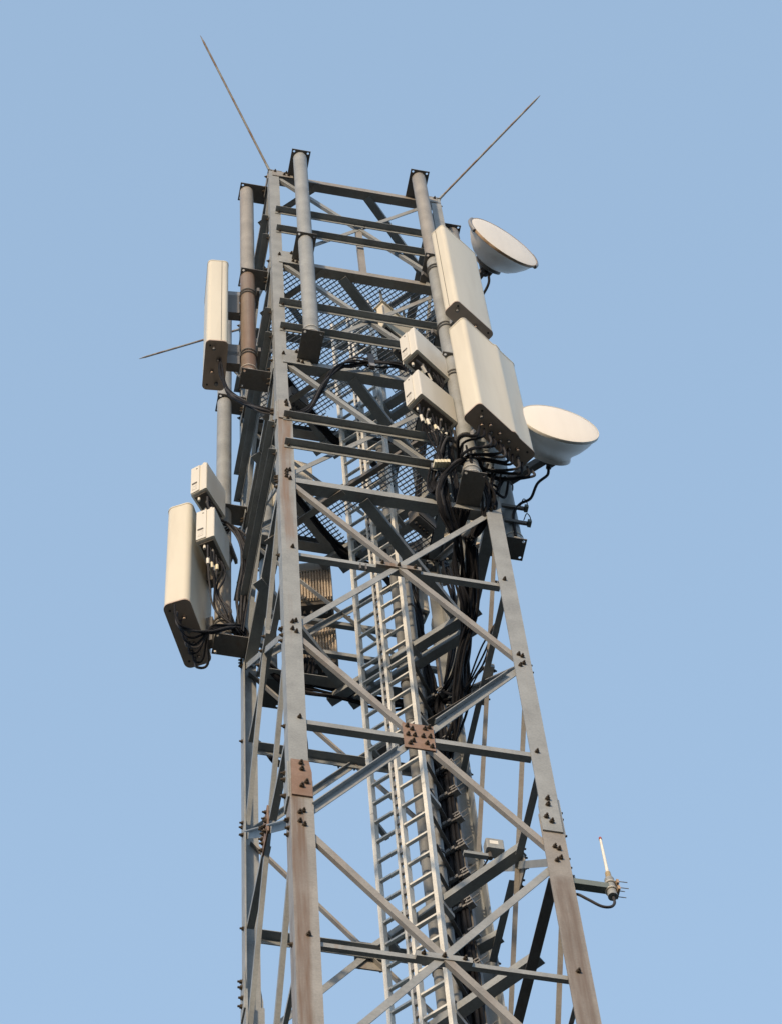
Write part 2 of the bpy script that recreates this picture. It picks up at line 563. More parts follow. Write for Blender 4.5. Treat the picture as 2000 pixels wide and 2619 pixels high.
# --- leg joints: bolts, small gussets, splice plates
for f in FACE:
    la, lb, al, out = FACE[f]
    vis = f in ('front', 'left')
    for sgn, k in ((-1, la), (1, lb)):
        for j in (-1, 0, 1):
            z = lev(j)
            L = leg_at(k, z)
            for ds, dz in ((0.065, 0.10), (0.093, 0.125), (0.064, -0.02), (0.095, -0.06)):
                bolt(L, P(f, sgn * (1 - ds), z + dz), out)
            if j == 1 and vis:
                bolt(L, P(f, sgn * (1 - 0.066), z + 0.04), out)
        for j in (-1.5, -0.5, 0.5):
            z = lev(j)
            bolt(leg_at(k, z), P(f, sgn * (1 - 0.092), z + 0.02), out)
        for j in (2, 3):
            z = lev(j)
            L = leg_at(k, z)
            o = obj('gusset_plate', plate_mb(P(f, sgn * 0.80, z + 0.03, -0.001), al, (0, 0, 1), out, 0.125, 0.17, 0.009,
                                            [(-0.16, -0.17), (0.125, -0.17), (0.125, 0.17), (-0.10, 0.17)] if sgn > 0 else [(-0.125, -0.17), (0.16, -0.17), (0.10, 0.17), (-0.125, 0.17)]), GALV, tower)
            for ds, dz in ((0.08, 0.06), (0.21, 0.15), (0.25, 0.16), (0.225, -0.08), (0.265, -0.10)):
                bolt(o, P(f, sgn * (1 - ds), z + dz, -0.010), out, 0.95)
        z = TOP
        o = obj('gusset_plate', plate_mb(P(f, sgn * 0.84, z - 0.02, -0.001), al, (0, 0, 1), out, 0.12, 0.08, 0.009), GALV_TAN, tower)
        for ds, dz in ((0.07, 0.03), (0.20, 0.03), (0.175, -0.04), (0.225, -0.04)):
            bolt(o, P(f, sgn * (1 - ds), z + dz, -0.010), out, 0.9)
        # splice plates
        for (z0, z1, w, m) in ((4.20, 4.62, 0.122, GALV_TAN if (f == 'front' and sgn < 0) else GALV), (-2.60, -2.10, 0.15, RUST if (f == 'front' and sgn < 0) else GALV)):
            hu = w / 2
            zc = (z0 + z1) / 2
            hh = (z1 - z0) / 2
            poly = [(-hu, -hh), (hu, -hh), (hu, hh * 0.35), (hu * 0.75, hh), (-hu, hh)]
            if sgn > 0: poly = [(-a, b) for a, b in reversed(poly)]
            o = obj('splice_plate', plate_mb(P(f, sgn * (1 - 0.012 - hu), zc, -0.001), al, (0, 0, 1), out, 0, 0, 0.013, poly), m, tower)
            for ds, dz in ((0.085, 0.16), (0.09, 0.09), (0.12, -0.06), (0.085, -0.11)):
                bolt(o, P(f, sgn * (1 - ds), zc + dz * hh / 0.21, -0.014), out, 1.1)

# --- leg caps
for k, (cx, cy) in CORN.items():
    obj('cap_plate', MB().abox(min(cx, cx * 0.86) - 0.01, max(cx, cx * 0.86) + 0.01, min(cy, cy * 0.86) - 0.01, max(cy, cy * 0.86) + 0.01, TOP + 0.072, TOP + 0.084), GALV_TAN, tower)
    obj('footing', MB().prism([(-0.45, -0.45), (0.45, -0.45), (0.45, 0.45), (-0.45, 0.45)], (cx, cy, BASE - 0.05), (cx, cy, BASE + 0.36), (1, 0, 0), (0, 1, 0)), CONC, tower)

# --- plan bracing at the working levels
def plan(p0, p1, z, a=0.09, b=0.09, mat=GALV_TAN, side=1, name='plan_brace'):
    p0, p1 = Vector((*p0, z)), Vector((*p1, z))
    d = (p1 - p0).normalized()
    n = Vector((-d.y, d.x, 0)) * side
    obj(name, angle_mb(p0, p1, n, (0, 0, 1), a, b, 0.009), mat, tower)
for j in (1, 2, 3):
    z = lev(j) - 0.090
    plan((-0.20, -0.95), (0.97, 0.16), z - 0.012, 0.10, 0.09, GALV_COOL, 1)
    plan((-0.40, -0.95), (-0.98, -0.34), z - 0.006, 0.06, 0.09, GALV_TAN, 1)
    plan((0.955, -0.10), (-0.20, 1.055), z - 0.10, 0.09, 0.085, GALV_COOL, -1, 'plan_beam')
    plan((0.955, 0.10), (0.0, 1.055), z - 0.10, 0.09, 0.085, GALV_COOL, -1, 'plan_beam')
    plan((-0.985, -0.02), (0.03, 0.97), z - 0.02, 0.10, 0.09, GALV_COOL, 1, 'plan_beam')
z = lev(4) - 0.092
plan((0.18, -0.95), (0.97, -0.17), z, 0.09, 0.08, GALV_COOL)
plan((-0.38, -0.95), (-0.98, -0.36), z, 0.07, 0.08, GALV_TAN)
plan((0.97, 0.1), (0.1, 0.97), z, 0.08, 0.08, GALV_COOL)
plan((-0.97, 0.1), (-0.1, 0.97), z, 0.08, 0.08, GALV_COOL, -1)
plan((0.95, -0.17), (-0.02, 0.95), lev(-0.5) - 0.01, 0.09, 0.085, GALV_COOL, -1, 'plan_beam')
plan((0.95, 0.62), (0.60, 0.95), lev(-0.5) - 0.01, 0.09, 0.07, GALV_COOL, -1, 'plan_beam')
plan((0.95, -0.17), (-0.02, 0.95), lev(-1) - 0.01, 0.09, 0.085, GALV_COOL, -1, 'plan_beam')
plan((0.97, 0.1), (0.1, 0.97), lev(0.5), 0.08, 0.08, DARK_STEEL, 1, 'plan_beam')

# ================================================================== PLATFORMS
def clip(poly, o, d):
    t0, t1 = -10.0, 10.0
    n = len(poly)
    for i in range(n):
        a, b = Vector(poly[i]), Vector(poly[(i + 1) % n])
        e = b - a
        nrm = Vector((-e.y, e.x))
        den = nrm.dot(d)
        num = nrm.dot(o - a)
        if abs(den) < 1e-9:
            if num < 0: return None
            continue
        t = -num / den
        if den > 0: t0 = max(t0, t)
        else: t1 = min(t1, t)
    return (t0, t1) if t1 - t0 > 0.02 else None

def grating(name, label, z, poly, hatch):
    th = thing(name, label, 'platform', (0, 0, z), 'mesh floors inside the tower')
    m = MB()
    e1, e2 = Vector((1, -1)).normalized(), Vector((1, 1)).normalized()
    for (e, q, hw, zz0, zz1) in ((e1, e2, 0.003, z, z + 0.026), (e2, e1, 0.0026, z + 0.012, z + 0.018)):
        for k in range(-34, 35):
            o = q * (k * 0.046)
            c = clip(poly, o, e)
            if not c: continue
            segs = [c]
            h = clip(hatch, o, e)
            if h:
                segs = [(a, b) for a, b in ((c[0], min(c[1], h[0])), (max(c[0], h[1]), c[1])) if b - a > 0.02]
            for a, b in segs:
                pa, pb = o + e * a, o + e * b
                mid = (pa + pb) / 2
                m.box((mid.x, mid.y, (zz0 + zz1) / 2), (*(e * (b - a) / 2), 0), (*(q * hw), 0), (0, 0, (zz1 - zz0) / 2))
    go = obj('grating', m, MESH, th)
    go['kind'] = 'stuff'
    n = len(poly)
    for i in range(n):
        a, b = Vector(poly[i]), Vector(poly[(i + 1) % n])
        d = (b - a).normalized()
        inn = Vector((-d.y, d.x))
        a2, b2 = a + d * 0.012, b - d * 0.012
        obj('edge_angle', angle_mb((a2.x, a2.y, z - 0.004), (b2.x, b2.y, z - 0.004), (inn.x, inn.y, 0), (0, 0, 1), 0.05, 0.06, 0.006), DARK_STEEL, th)
    return th
# hatch polygon round the ladder, counter-clockwise, in plan
def diag_rect(s0, s1, d0, d1):
    f = lambda s, d: ((s + d) / 2, (s - d) / 2)
    return [f(s0, d1), f(s1, d1), f(s1, d0), f(s0, d0)]
HATCH = diag_rect(0.58, 1.02, -0.80, 0.26)
grating('mesh_platform', 'upper mesh platform spanning the tower below its open top', lev(3) + 0.03,
        [(-0.93, -0.93), (0.93, -0.93), (0.93, 0.93), (-0.93, 0.93)], HATCH)
grating('mesh_platform', 'lower mesh platform filling the rear half of the tower', lev(2) + 0.03,
        [(0.93, -0.72), (0.93, 0.93), (-0.72, 0.93)], HATCH)

# ================================================================== LADDER
lad = thing('access_ladder', 'pale zinc access ladder with a central safety rail inside the tower', 'ladder', (0.23, 0.52, BASE))
LL, LR = Vector((0.05, 0.70)), Vector((0.41, 0.34))
ld = (LR - LL).normalized()
ln = Vector((-ld.y, ld.x))               # away from leg A
if ln.dot(Vector((1, 1))) < 0: ln = -ln
def lp(t, d, z):
    q = LL + (LR - LL) * t + ln * d
    return (q.x, q.y, z)
LTOP = TOP - 0.05
for t, w, dd in ((0.0, 0.017, 0.032), (1.0, 0.017, 0.032), (0.405, 0.010, 0.022), (0.525, 0.014, 0.036)):
    z = BASE + 0.1
    seg = 5.6
    n = math.ceil((LTOP - z) / seg)
    seg = (LTOP - z) / n
    for q in range(n):
        m = MB()
        m.box(lp(t, 0.01, z + seg * (q + 0.5)), (*(ld * w), 0), (*(ln * dd), 0), (0, 0, seg / 2 - 0.003))
        obj('rail', m, LADDER, lad)
me_r = None
z = BASE + 0.3
while z < LTOP - 0.1:
    if me_r is None:
        m = MB()
        for t0, t1 in ((0.035, 0.385), (0.555, 0.965)):
            a, b = Vector(lp(t0, 0, z)), Vector(lp(t1, 0, z))
            d = (b - a)
            m.box((a + b) / 2, d / 2, (*(ln * 0.014), 0), (0, 0, 0.013))
        o = obj('rung', m, LADDER, lad)
        me_r, zr = o.data, z
    else:
        o = bpy.data.objects.new('rung', me_r)
        C.objects.link(o)
        o.parent = lad
        o.location = (0, 0, z - zr)
    if z > -6:
        # slotted blocks of the safety rail
        pass
    z += 0.30
m = MB()
z = -6.0
while z < LTOP - 0.1:
    m.box(lp(0.465, -0.004, z), (*(ld * 0.016), 0), (*(ln * 0.012), 0), (0, 0, 0.032))
    z += 0.15
tag(obj('rail_teeth', m, CLAMP, lad), None, None, kind='stuff')
for z in (-4.5, -3.0, -1.55, 0.1, 1.4, 2.75, 5.5, 8.3):
    for t in (0.0, 1.0):
        a, b = Vector(lp(t, 0.04, z)), Vector(lp(t, 0.20, z))
        obj('bracket', MB().box((a + b) / 2, (b - a) / 2, (*(ld * 0.02), 0), (0, 0, 0.025)), GALV_COOL, lad)

# ================================================================== CONDUITS AND TRUNK CABLES
for i, (x, y, r, lab, zt) in enumerate(((0.465, 0.715, 0.047, 'wider grey vertical conduit standing right behind the ladder', 7.9),
                                        (0.560, 0.640, 0.040, 'narrower grey conduit between the wide conduit and the black trunk cables', 4.9))):
    th = thing('conduit_pipe', lab, 'pipe', (x, y, BASE), 'grey conduits behind the ladder')
    z = BASE + 0.05
    while z < zt:
        z2 = min(z + 3.0, zt)
        obj('pipe_length', MB().cyl((x, y, z), (x, y, z2 - 0.01), r, r, 20), PIPE, th, True)
        z = z2
    for zz in (-5.2, -3.55, -2.0, -0.4, 1.2, 2.6, 4.0):
        obj('pipe_collar', MB().cyl((x, y, zz), (x, y, zz + 0.035), r + 0.008, r + 0.008, 20), BLACK, th, True)

CT = [(-0.10, 0.10), (-0.066, 0.066), (-0.033, 0.033), (0.0, 0.0), (0.033, -0.033), (0.066, -0.066)]
CC = Vector((0.715, 0.79))
trunk = thing('trunk_cable_run', 'black trunk cables clamped side by side down the rear right leg', 'cables', (CC.x, CC.y, BASE))
e45 = Vector((1, -1)).normalized()
n45 = Vector((1, 1)).normalized()
for i in range(11):
    off = e45 * (-0.072 + 0.0285 * i) + n45 * (0.006 if i % 2 else -0.008) if i < 6 else e45 * (-0.058 + 0.029 * (i - 6)) + n45 * 0.030
    pts = []
    z = BASE + 0.2
    while z < 2.6:
        j = 0.006
        pts.append((CC.x + off.x + random.uniform(-j, j), CC.y + off.y + random.uniform(-j, j), z))
        z += 0.5 if z > -6 else 3.0
    obj('cable', MB().tube(pts, 0.0165, 6), CABLE, trunk, True)
zz = -6.2
while zz < 2.7:
    # clamp bar, saddles and the stacked blocks at its right end
    cl = obj('clamp_bar', MB().box((CC.x - n45.x * 0.035, CC.y - n45.y * 0.035, zz), (*(e45 * 0.085), 0), (*(n45 * 0.008), 0), (0, 0, 0.012)), CLAMP, trunk)
    for q in (-0.055, -0.01, 0.035):
        c = CC + e45 * q - n45 * 0.05
        obj('saddle', MB().box((c.x, c.y, zz), (*(e45 * 0.017), 0), (*(n45 * 0.012), 0), (0, 0, 0.02)), CLAMP, cl)
    for q in range(3):
        c = CC + e45 * (0.108 + 0.012 * q) - n45 * (0.030 + 0.004 * q)
        obj('clamp_block', MB().box((c.x, c.y, zz + 0.052 - 0.052 * q), (*(e45 * 0.030), 0), (*(n45 * 0.030), 0), (0, 0, 0.009)), CLAMP, cl)
    for q in (-1, 1):
        c = CC + e45 * (0.120 + 0.020 * q) - n45 * 0.034
        obj('clamp_cheek', MB().box((c.x, c.y, zz), (*(e45 * 0.004), 0), (*(n45 * 0.022), 0), (0, 0, 0.043)), CLAMP, cl)
    for q in (0.04, -0.045):
        c = CC + e45 * 0.143 - n45 * 0.035
        obj('threaded_rod', MB().cyl((c.x, c.y, zz + q), (c.x + e45.x * 0.07, c.y + e45.y * 0.07, zz + q + 0.012), 0.004, 0.004, 6), CLAMP, cl)
    # bracket arm reaching from the ladder to the tray
    a, b = Vector((0.455, 0.43, zz - 0.06)), Vector((0.655, 0.70, zz - 0.06))
    obj('bracket_arm', angle_mb(a, b, (e45.x, e45.y, 0), (0, 0, 1), 0.030, 0.075, 0.006), DARK_STEEL, trunk)
    zz += 0.435
for s in (-1, 1):
    c = CC + e45 * 0.080 * s + n45 * 0.05
    obj('tray_rail', MB().box((c.x, c.y, (BASE + 3.4) / 2), (*(e45 * 0.012), 0), (*(n45 * 0.02), 0), (0, 0, (3.4 - BASE) / 2)), DARK_STEEL, trunk)

# ================================================================== MOUNTING POLES
def holed_plate(x0, x1, y0, y1, z, t, r=0.014, inset=0.028):
    """rectangular plate with four round bolt holes near its corners"""
    m = MB()
    xs = [x0, x0 + 2 * inset, x1 - 2 * inset, x1]
    ys = [y0, y0 + 2 * inset, y1 - 2 * inset, y1]
    for i in range(3):
        for j in range(3):
            xa, xb, ya, yb = xs[i], xs[i + 1], ys[j], ys[j + 1]
            if i != 1 and j != 1:
                cx, cy = (xa + xb) / 2, (ya + yb) / 2
                sq, ho = [], []
                for k in range(8):
                    a = R(45 * k)
                    ca, sa = math.cos(a), math.sin(a)
                    mx = max(abs(ca), abs(sa))
                    sq.append((cx + ca / mx * (xb - xa) / 2, cy + sa / mx * (yb - ya) / 2))
                    ho.append((cx + ca * r, cy + sa * r))
                for k in range(8):
                    l = (k + 1) % 8
                    for zz in (z, z + t):
                        m.face([(*sq[k], zz), (*sq[l], zz), (*ho[l], zz), (*ho[k], zz)])
                    m.face([(*ho[k], z), (*ho[l], z), (*ho[l], z + t), (*ho[k], z + t)])
            else:
                for zz in (z, z + t):
                    m.face([(xa, ya, zz), (xb, ya, zz), (xb, yb, zz), (xa, yb, zz)])
    for a, b in (((x0, y0), (x1, y0)), ((x1, y0), (x1, y1)), ((x1, y1), (x0, y1)), ((x0, y1), (x0, y0))):
        m.face([(*a, z), (*b, z), (*b, z + t), (*a, z + t)])
    return m

def weld(mb):
    return mb

def pole(x, y, levels, label, tubes):
    th = thing('mounting_pole', label, 'pole', (x, y, levels[-1]), 'antenna mounting poles round the tower head')
    rr = 0.078
    w = 0.108
    front = abs(y) > abs(x)
    for i, z in enumerate(levels):
        if front:
            s = 1 if y > 0 else -1
            ya, yb = sorted((y + s * 0.10, s * 0.945))
            a = (x - w, x + w, ya, yb)
        else:
            s = 1 if x > 0 else -1
            xa, xb = sorted((x + s * 0.085, s * 0.945))
            a = (xa, xb, y - w, y + w)
        zp = z - 0.006
        obj('end_plate', holed_plate(*a, zp, 0.012), DARK_STEEL, th)  # underside shade put into the plate colour
        if i < len(levels) - 1:
            obj('tube', MB().cyl((x, y, levels[i + 1] + 0.008), (x, y, z - 0.008), rr, rr, 28), tubes[i], th, True)
            for zb in ((levels[i + 1] + 0.08, levels[i + 1] + 0.19) if i == len(levels) - 2 else ()):
                ring = [(x + (rr + 0.008) * math.cos(R(30 * k)), y + (rr + 0.008) * math.sin(R(30 * k)), zb + 0.02 * math.sin(R(30 * k))) for k in range(13)]
                obj('clamp_band', MB().tube(ring, 0.005, 5), WHITE, th, True)
        # stiffener below plate, set toward the tower
        if 0 < i:
            if front:
                obj('stiffener', MB().abox(x - 0.006, x + 0.006, min(y + 0.09 * -s, s * 0.985), max(y + 0.09 * -s, s * 0.985), z + 0.008, z + 0.10), DARK_STEEL, th)
            else:
                obj('stiffener', MB().abox(min(x + 0.09 * -s, s * 0.985), max(x + 0.09 * -s, s * 0.985), y - 0.006, y + 0.006, z + 0.008, z + 0.10), DARK_STEEL, th)
    return th
L4, L3, L2, L1 = lev(4), lev(3), lev(2), lev(1)
pole(-0.68, -1.225, [L4, L3, L2], 'pale grey pole before the near leg, carrying no antenna', [GALV, GALV])
pole(0.70, -1.225, [L4, L3, L2, L1], 'brown topped pole behind the two right hand panel antennas', [GALV_TAN, GALV, GALV])
pole(-1.21, -0.715, [L4, L3, L2], 'rusty pole beside the slim upper left panel antenna', [GALV_TAN, POLE_RUST])
pole(-1.21, 0.75, [L4, L3, L2, L1], 'grey brown pole beside the left radio units', [GALV, GALV, GALV_TAN])
pole(1.21, -0.64, [L4, L3, L2, L1], 'grey pole carrying both round dishes, its foot plate against the sky', [GALV_RUST, GALV_COOL, GALV_COOL])
pole(1.21, 0.75, [L4, L3, L2], 'rear right pole hidden behind the large panel antenna', [GALV_COOL, GALV_COOL])
pole(0.69, 1.225, [L4, L3, L2], 'rear pole right of the ladder', [GALV_COOL, GALV_COOL])
pole(-0.69, 1.225, [L4, L3, L2, L1], 'rear pole left of the brown finned radio units', [GALV_COOL, GALV_COOL, GALV_COOL])

# ================================================================== PANEL ANTENNAS
def rrect(W, D, r, n=6, ridge=None):
    pts = []
    for cx, cy, a0 in ((W - r, r, -90), (W - r, D - r, 0), (r, D - r, 90), (r, r, 180)):
        for k in range(n + 1):
            a = R(a0 + 90 * k / n)
            pts.append((cx + r * math.cos(a), cy + r * math.sin(a)))
        if ridge and a0 == 0:
            for q, h in ridge:
                pts.append((W * q, D + h))
    return pts

def panel(label, c, ang, W, D, z0, z1, poleat, ridge=None, seam=None, nconn=6, r=0.045, hardware=False):
    """c: back corner; the panel runs along ang, its front faces ang-90 (side=-1) or ang+90"""
    a = R(ang)
    ew = Vector((math.cos(a), math.sin(a), 0))
    side = c[2]
    ed = Vector((-ew.y, ew.x, 0)) * side
    o = Vector((c[0], c[1], 0))
    th = thing('panel_antenna', label, 'antenna', (*(o + ew * W / 2 + ed * D / 2).to_2d(), z0), 'panel antennas on the tower head')
    prof = rrect(W, D, r, 6, ridge)
    prof_back = prof
    body = obj('radome', MB().prism(prof, o + Vector((0, 0, z0 + 0.012)), o + Vector((0, 0, z1 - 0.012)), ew, ed), RADOME, th, True)
    big = [((x - W / 2) * 1.012 + W / 2, (y - D / 2) * 1.03 + D / 2) for x, y in prof]
    cap = obj('end_cap', MB().prism(big, o + Vector((0, 0, z0)), o + Vector((0, 0, z0 + 0.022)), ew, ed), CAP, th, True)
    obj('top_cap', MB().prism(big, o + Vector((0, 0, z1 - 0.020)), o + Vector((0, 0, z1)), ew, ed), RADOME, th, True)
    if seam is not None:
        # joint line between radome shell and back tray on the two narrow sides
        for x, nx in ((-0.0012, -1), (W + 0.0012, 1)):
            p = o + ew * x + ed * (D * seam)
            obj('seam_line', MB().box(p + Vector((0, 0, (z0 + z1) / 2)), ew * 0.0015, ed * 0.0022, (0, 0, (z1 - z0) / 2 - 0.03)), SLOT, th)
    # connectors under the end cap
    for k in range(nconn):
        p = o + ew * (W * (0.14 + 0.72 * k / max(1, nconn - 1))) + ed * (D * (0.38 if k % 2 else 0.62))
        cn = obj('connector', MB().cyl(p + Vector((0, 0, z0 - 0.055)), p + Vector((0, 0, z0)), 0.013, 0.016, 10), CAP if k % 3 else CLAMP, th, True)
        obj('connector_ring', MB().cyl(p + Vector((0, 0, z0 - 0.03)), p + Vector((0, 0, z0 - 0.018)), 0.02, 0.02, 10), SLOT, cn, True)
    for fx, fy in ((0.1, 0.8), (0.9, 0.8), (0.5, 0.2)):
        p = o + ew * (W * fx) + ed * (D * fy)
        obj('screw', MB().cyl(p + Vector((0, 0, z0 - 0.004)), p + Vector((0, 0, z0 + 0.001)), 0.011, 0.011, 8), SLOT, cap)
    # brackets from the back tray to the pole
    px, py = poleat
    pp = Vector((px, py, 0))
    along = max(0.06, min(W - 0.06, (pp - o).dot(ew)))
    for zz in (z0 + 0.28, z1 - 0.32):
        a_ = o + ew * along + Vector((0, 0, zz))
        b_ = pp + Vector((0, 0, zz))
        dv = (b_ - a_)
        L = dv.length
        dv.normalize()
        sd = Vector((-dv.y, dv.x, 0))
        b2 = b_ - dv * 0.085
        if (b2 - a_).dot(dv) > 0.02:
            br = obj('mount_bracket', MB().box((a_ + b2) / 2, (b2 - a_) / 2, sd * 0.035, (0, 0, 0.05)), CLAMP, th)
        for h in (-0.035, 0.035):
            ring = [(px + 0.088 * math.cos(R(30 * k)), py + 0.088 * math.sin(R(30 * k)), zz + h) for k in range(13)]
            obj('u_bolt', MB().tube(ring, 0.008, 5), CLAMP, th, True)
        obj('back_clamp', MB().box(b_ + dv * 0.10, dv * 0.014, sd * 0.10, (0, 0, 0.045)), DARK_STEEL, th)
        if hardware:
            f_ = (z1 - z0) * 0.22
            zb = zz - 0.05 - f_ if zz > (z0 + z1) / 2 else zz - 0.26
            m_ = MB().box((a_ + b2) / 2 + Vector((0, 0, zb + f_ / 2 - zz)) + sd * 0.01, (b2 - a_) * 0.46, sd * 0.045, (0, 0, f_ / 2))
            obj('tilt_bracket', m_, DARK_STEEL, th)
            obj('tilt_arm', MB().cyl(a_ + sd * 0.06 + Vector((0, 0, -0.02)), b2 + sd * 0.06 + Vector((0, 0, -0.36)), 0.010, 0.010, 8), WHITE, th, True)
    return th

panel('large wide cream panel antenna, lower of the two on the right', (0.575, -1.575, -1), 34.0, 0.735, 0.215, 3.5, 5.63, (0.70, -1.225), ridge=[(0.70, 0.0), (0.66, 0.010), (0.60, 0.014), (0.56, 0.0)], nconn=10)
panel('cream panel antenna above the larger one on the right', (0.600, -1.510, -1), 33.0, 0.525, 0.185, 6.3, 8.56, (0.70, -1.225), seam=0.45, nconn=4)
panel('wide cream panel antenna hanging lowest on the left', (-1.585, 0.375, 1), 62.0, 0.68, 0.25, 3.0, 5.08, (-1.21, 0.75), nconn=8, r=0.06, hardware=True)
panel('slim cream panel antenna beside the rusty pole, upper left', (-1.455, -0.960, 1), 85.0, 0.52, 0.215, 6.0, 8.28, (-1.21, -0.715), seam=0.32, nconn=4, hardware=True)
panel('rear panel antenna facing away from view behind the radio units', (1.45, 0.85, -1), 132.0, 0.60, 0.18, 6.2, 8.3, (1.21, 0.75), nconn=4)

# ================================================================== RADIO UNITS
def radio(label, c, ang, side, W, D, z0, z1, fins=False, cat='radio unit', mat=CASE, poleat=None, labelled=True):
    """c: corner of the labelled narrow face; the long side runs along ang, depth goes to the side"""
    a = R(ang)
    ew = Vector((math.cos(a), math.sin(a), 0))
    ed = Vector((-ew.y, ew.x, 0)) * side
    o = Vector((c[0], c[1], 0))
    zv = Vector((0, 0, 1))
    th = thing('radio_unit', label, cat, (*(o + ew * W / 2 + ed * D / 2).to_2d(), z0), 'radio units on the mounting poles')
    body = obj('casing', MB().prism(rrect(W, D, 0.012, 2), o + zv * z0, o + zv * z1, ew, ed), mat, th)
    hh = (z1 - z0)
    zc = (z0 + z1) / 2
    if labelled:
        # narrow face: seam, slot and label, slightly proud front door
        obj('front_door', MB().box(o - ew * 0.006 + ed * (D * 0.30) + zv * zc, ew * 0.006, ed * (D * 0.27), zv * (hh * 0.485)), mat, th)
        obj('slot', MB().box(o - ew * 0.0135 + ed * (D * 0.27) + zv * (z0 + hh * 0.34), ew * 0.002, ed * (D * 0.16), zv * 0.014), SLOT, th)
        obj('label_plate', MB().box(o - ew * 0.0132 + ed * (D * 0.27) + zv * (z0 + hh * 0.20), ew * 0.0014, ed * (D * 0.15), zv * (hh * 0.095)), LABEL, th)
        obj('door_screw', MB().cyl(o - ew * 0.016 + ed * (D * 0.40) + zv * (z1 - hh * 0.12), o - ew * 0.010 + ed * (D * 0.40) + zv * (z1 - hh * 0.12), 0.008, 0.008, 8), SLOT, th)
    if fins:
        m = MB()
        n = 16
        for k in range(n):
            p = o + ew * (W * (0.06 + 0.9 * k / (n - 1))) + ed * (-0.008) + zv * (zc)
            m.box(p, ew * 0.0035, ed * 0.010, zv * (hh * 0.47))
        tag(obj('cooling_fins', m, mat, th), None, None, kind='stuff')
    # underside: recessed bay with connectors
    obj('connector_bay', MB().box(o + ew * W / 2 + ed * D / 2 + zv * (z0 - 0.012), ew * (W * 0.42), ed * (D * 0.36), zv * 0.012), SLOT, th)
    for k in range(5):
        p = o + ew * (W * (0.15 + 0.17 * k)) + ed * (D * (0.35 + 0.3 * (k % 2)))
        obj('connector', MB().cyl(p + zv * (z0 - 0.085), p + zv * (z0 - 0.02), 0.013, 0.013, 8), CLAMP if k % 2 else WHITE, th, True)
    obj('lifting_lug', MB().box(o + ew * (W * 0.06) + ed * (D * 0.8) + zv * (z1 + 0.015), ew * 0.02, ed * 0.012, zv * 0.016), mat, th)
    if poleat:
        pp = Vector((poleat[0], poleat[1], zc))
        q = o + ew * W * 0.9 + ed * D * 0.5 + zv * zc
        dv = (pp - q)
        dv.z = 0
        dv.normalize()
        sd = Vector((-dv.y, dv.x, 0))
        obj('mount_bracket', MB().box((q + pp) / 2, (pp - q) / 2, sd * 0.03, zv * 0.12), DARK_STEEL, th)
    return th
P2 = (0.70, -1.225); P4 = (-1.21, 0.75)
radio('upper white radio unit with ribbed side beside the right panel antennas', (0.162, -1.351), 34, -1, 0.445, 0.19, 5.2, 5.78, True, poleat=P2)
radio('lower white radio unit with smooth side beside the right panel antennas', (0.145, -1.345), 31, -1, 0.455, 0.195, 4.1, 4.68, False, poleat=P2)
radio('upper white radio unit on the left, half behind the pole', (-1.596, 0.369), 50, -1, 0.375, 0.175, 5.2, 5.80, False, poleat=P4)
radio('lower white radio unit beside the lowest left panel antenna', (-1.532, 0.379), 58, -1, 0.39, 0.185, 4.2, 4.83, False, poleat=P4)
# rear sector units
radio('grey radio unit under the mesh platform at the rear right', (0.98, 0.98), -30, 1, 0.36, 0.17, 6.1, 6.75, True, poleat=(0.69, 1.225), labelled=False)
radio('grey radio unit deep behind the ladder at the rear right', (0.60, 1.02), 10, 1, 0.30, 0.16, 4.9, 5.5, False, labelled=False, poleat=(0.69, 1.225))
radio('tall grey cabinet seen past the near leg at the rear', (-0.60, 1.08), 8, 1, 0.42, 0.16, 7.05, 8.15, False, labelled=False, poleat=(-0.69, 1.225))
radio('small grey radio unit half way up behind the ladder', (0.44, 1.02), 5, 1, 0.26, 0.15, 6.4, 7.0, False, labelled=False, poleat=(0.69, 1.225))

def finned(label, x1, y, ang, W, D, z0, z1):
    a = R(ang)
    ew = Vector((math.cos(a), math.sin(a), 0))
    ed = Vector((-ew.y, ew.x, 0))
    zv = Vector((0, 0, 1))
    o = Vector((x1, y, 0)) - ew * W
    th = thing('radio_unit', label, 'radio unit', (*(o + ew * W / 2).to_2d(), z0), 'brown finned radio units at the rear')
    obj('casing', MB().prism(rrect(W, D, 0.012, 2), o + zv * z0, o + zv * z1, ew, ed), BRONZE, th)
    obj('top_plate', MB().box(o + ew * W / 2 - ed * 0.012 + zv * (z1 - 0.09), ew * W / 2, ed * 0.0125, zv * 0.09), BRONZE, th)
    n = 17
    f0 = None
    for k in range(n):
        p = o + ew * (W * (0.015 + 0.97 * k / (n - 1))) - ed * 0.014 + zv * ((z0 + z1) / 2 - 0.095)
        if f0 is None:
            f0 = obj('cooling_fin', MB().box(p, ew * 0.0075, ed * 0.0135, zv * ((z1 - z0) / 2 - 0.10)), BRONZE, th)
            p0 = p
        else:
            q = bpy.data.objects.new('cooling_fin', f0.data)
            C.objects.link(q)
            q.parent = th
            q.location = p - p0
    obj('lifting_eye', MB().cyl(o + ew * W * 0.8 + ed * D * .5 + zv * z1, o + ew * W * 0.8 + ed * D * .5 + zv * (z1 + 0.05), 0.03, 0.022, 10), BRONZE, th, True)
    obj('bottom_bay', MB().box(o + ew * W / 2 + ed * D / 2 + zv * (z0 - 0.03), ew * W * 0.46, ed * D * 0.42, zv * 0.03), SLOT, th)
    for k in range(6):
        p = o + ew * W * (0.1 + 0.15 * k) + ed * D * 0.4
        obj('connector', MB().cyl(p + zv * (z0 - 0.13), p + zv * (z0 - 0.05), 0.015, 0.015, 8), CLAMP if k % 2 else BLACK, th, True)
    return th
finned('upper brown finned radio unit seen through the near face', -0.065, 1.12, -16, 0.47, 0.20, 4.95, 5.75)
finned('lower brown finned radio unit, half hidden by braces', -0.055, 1.12, -16, 0.47, 0.20, 3.72, 4.50)

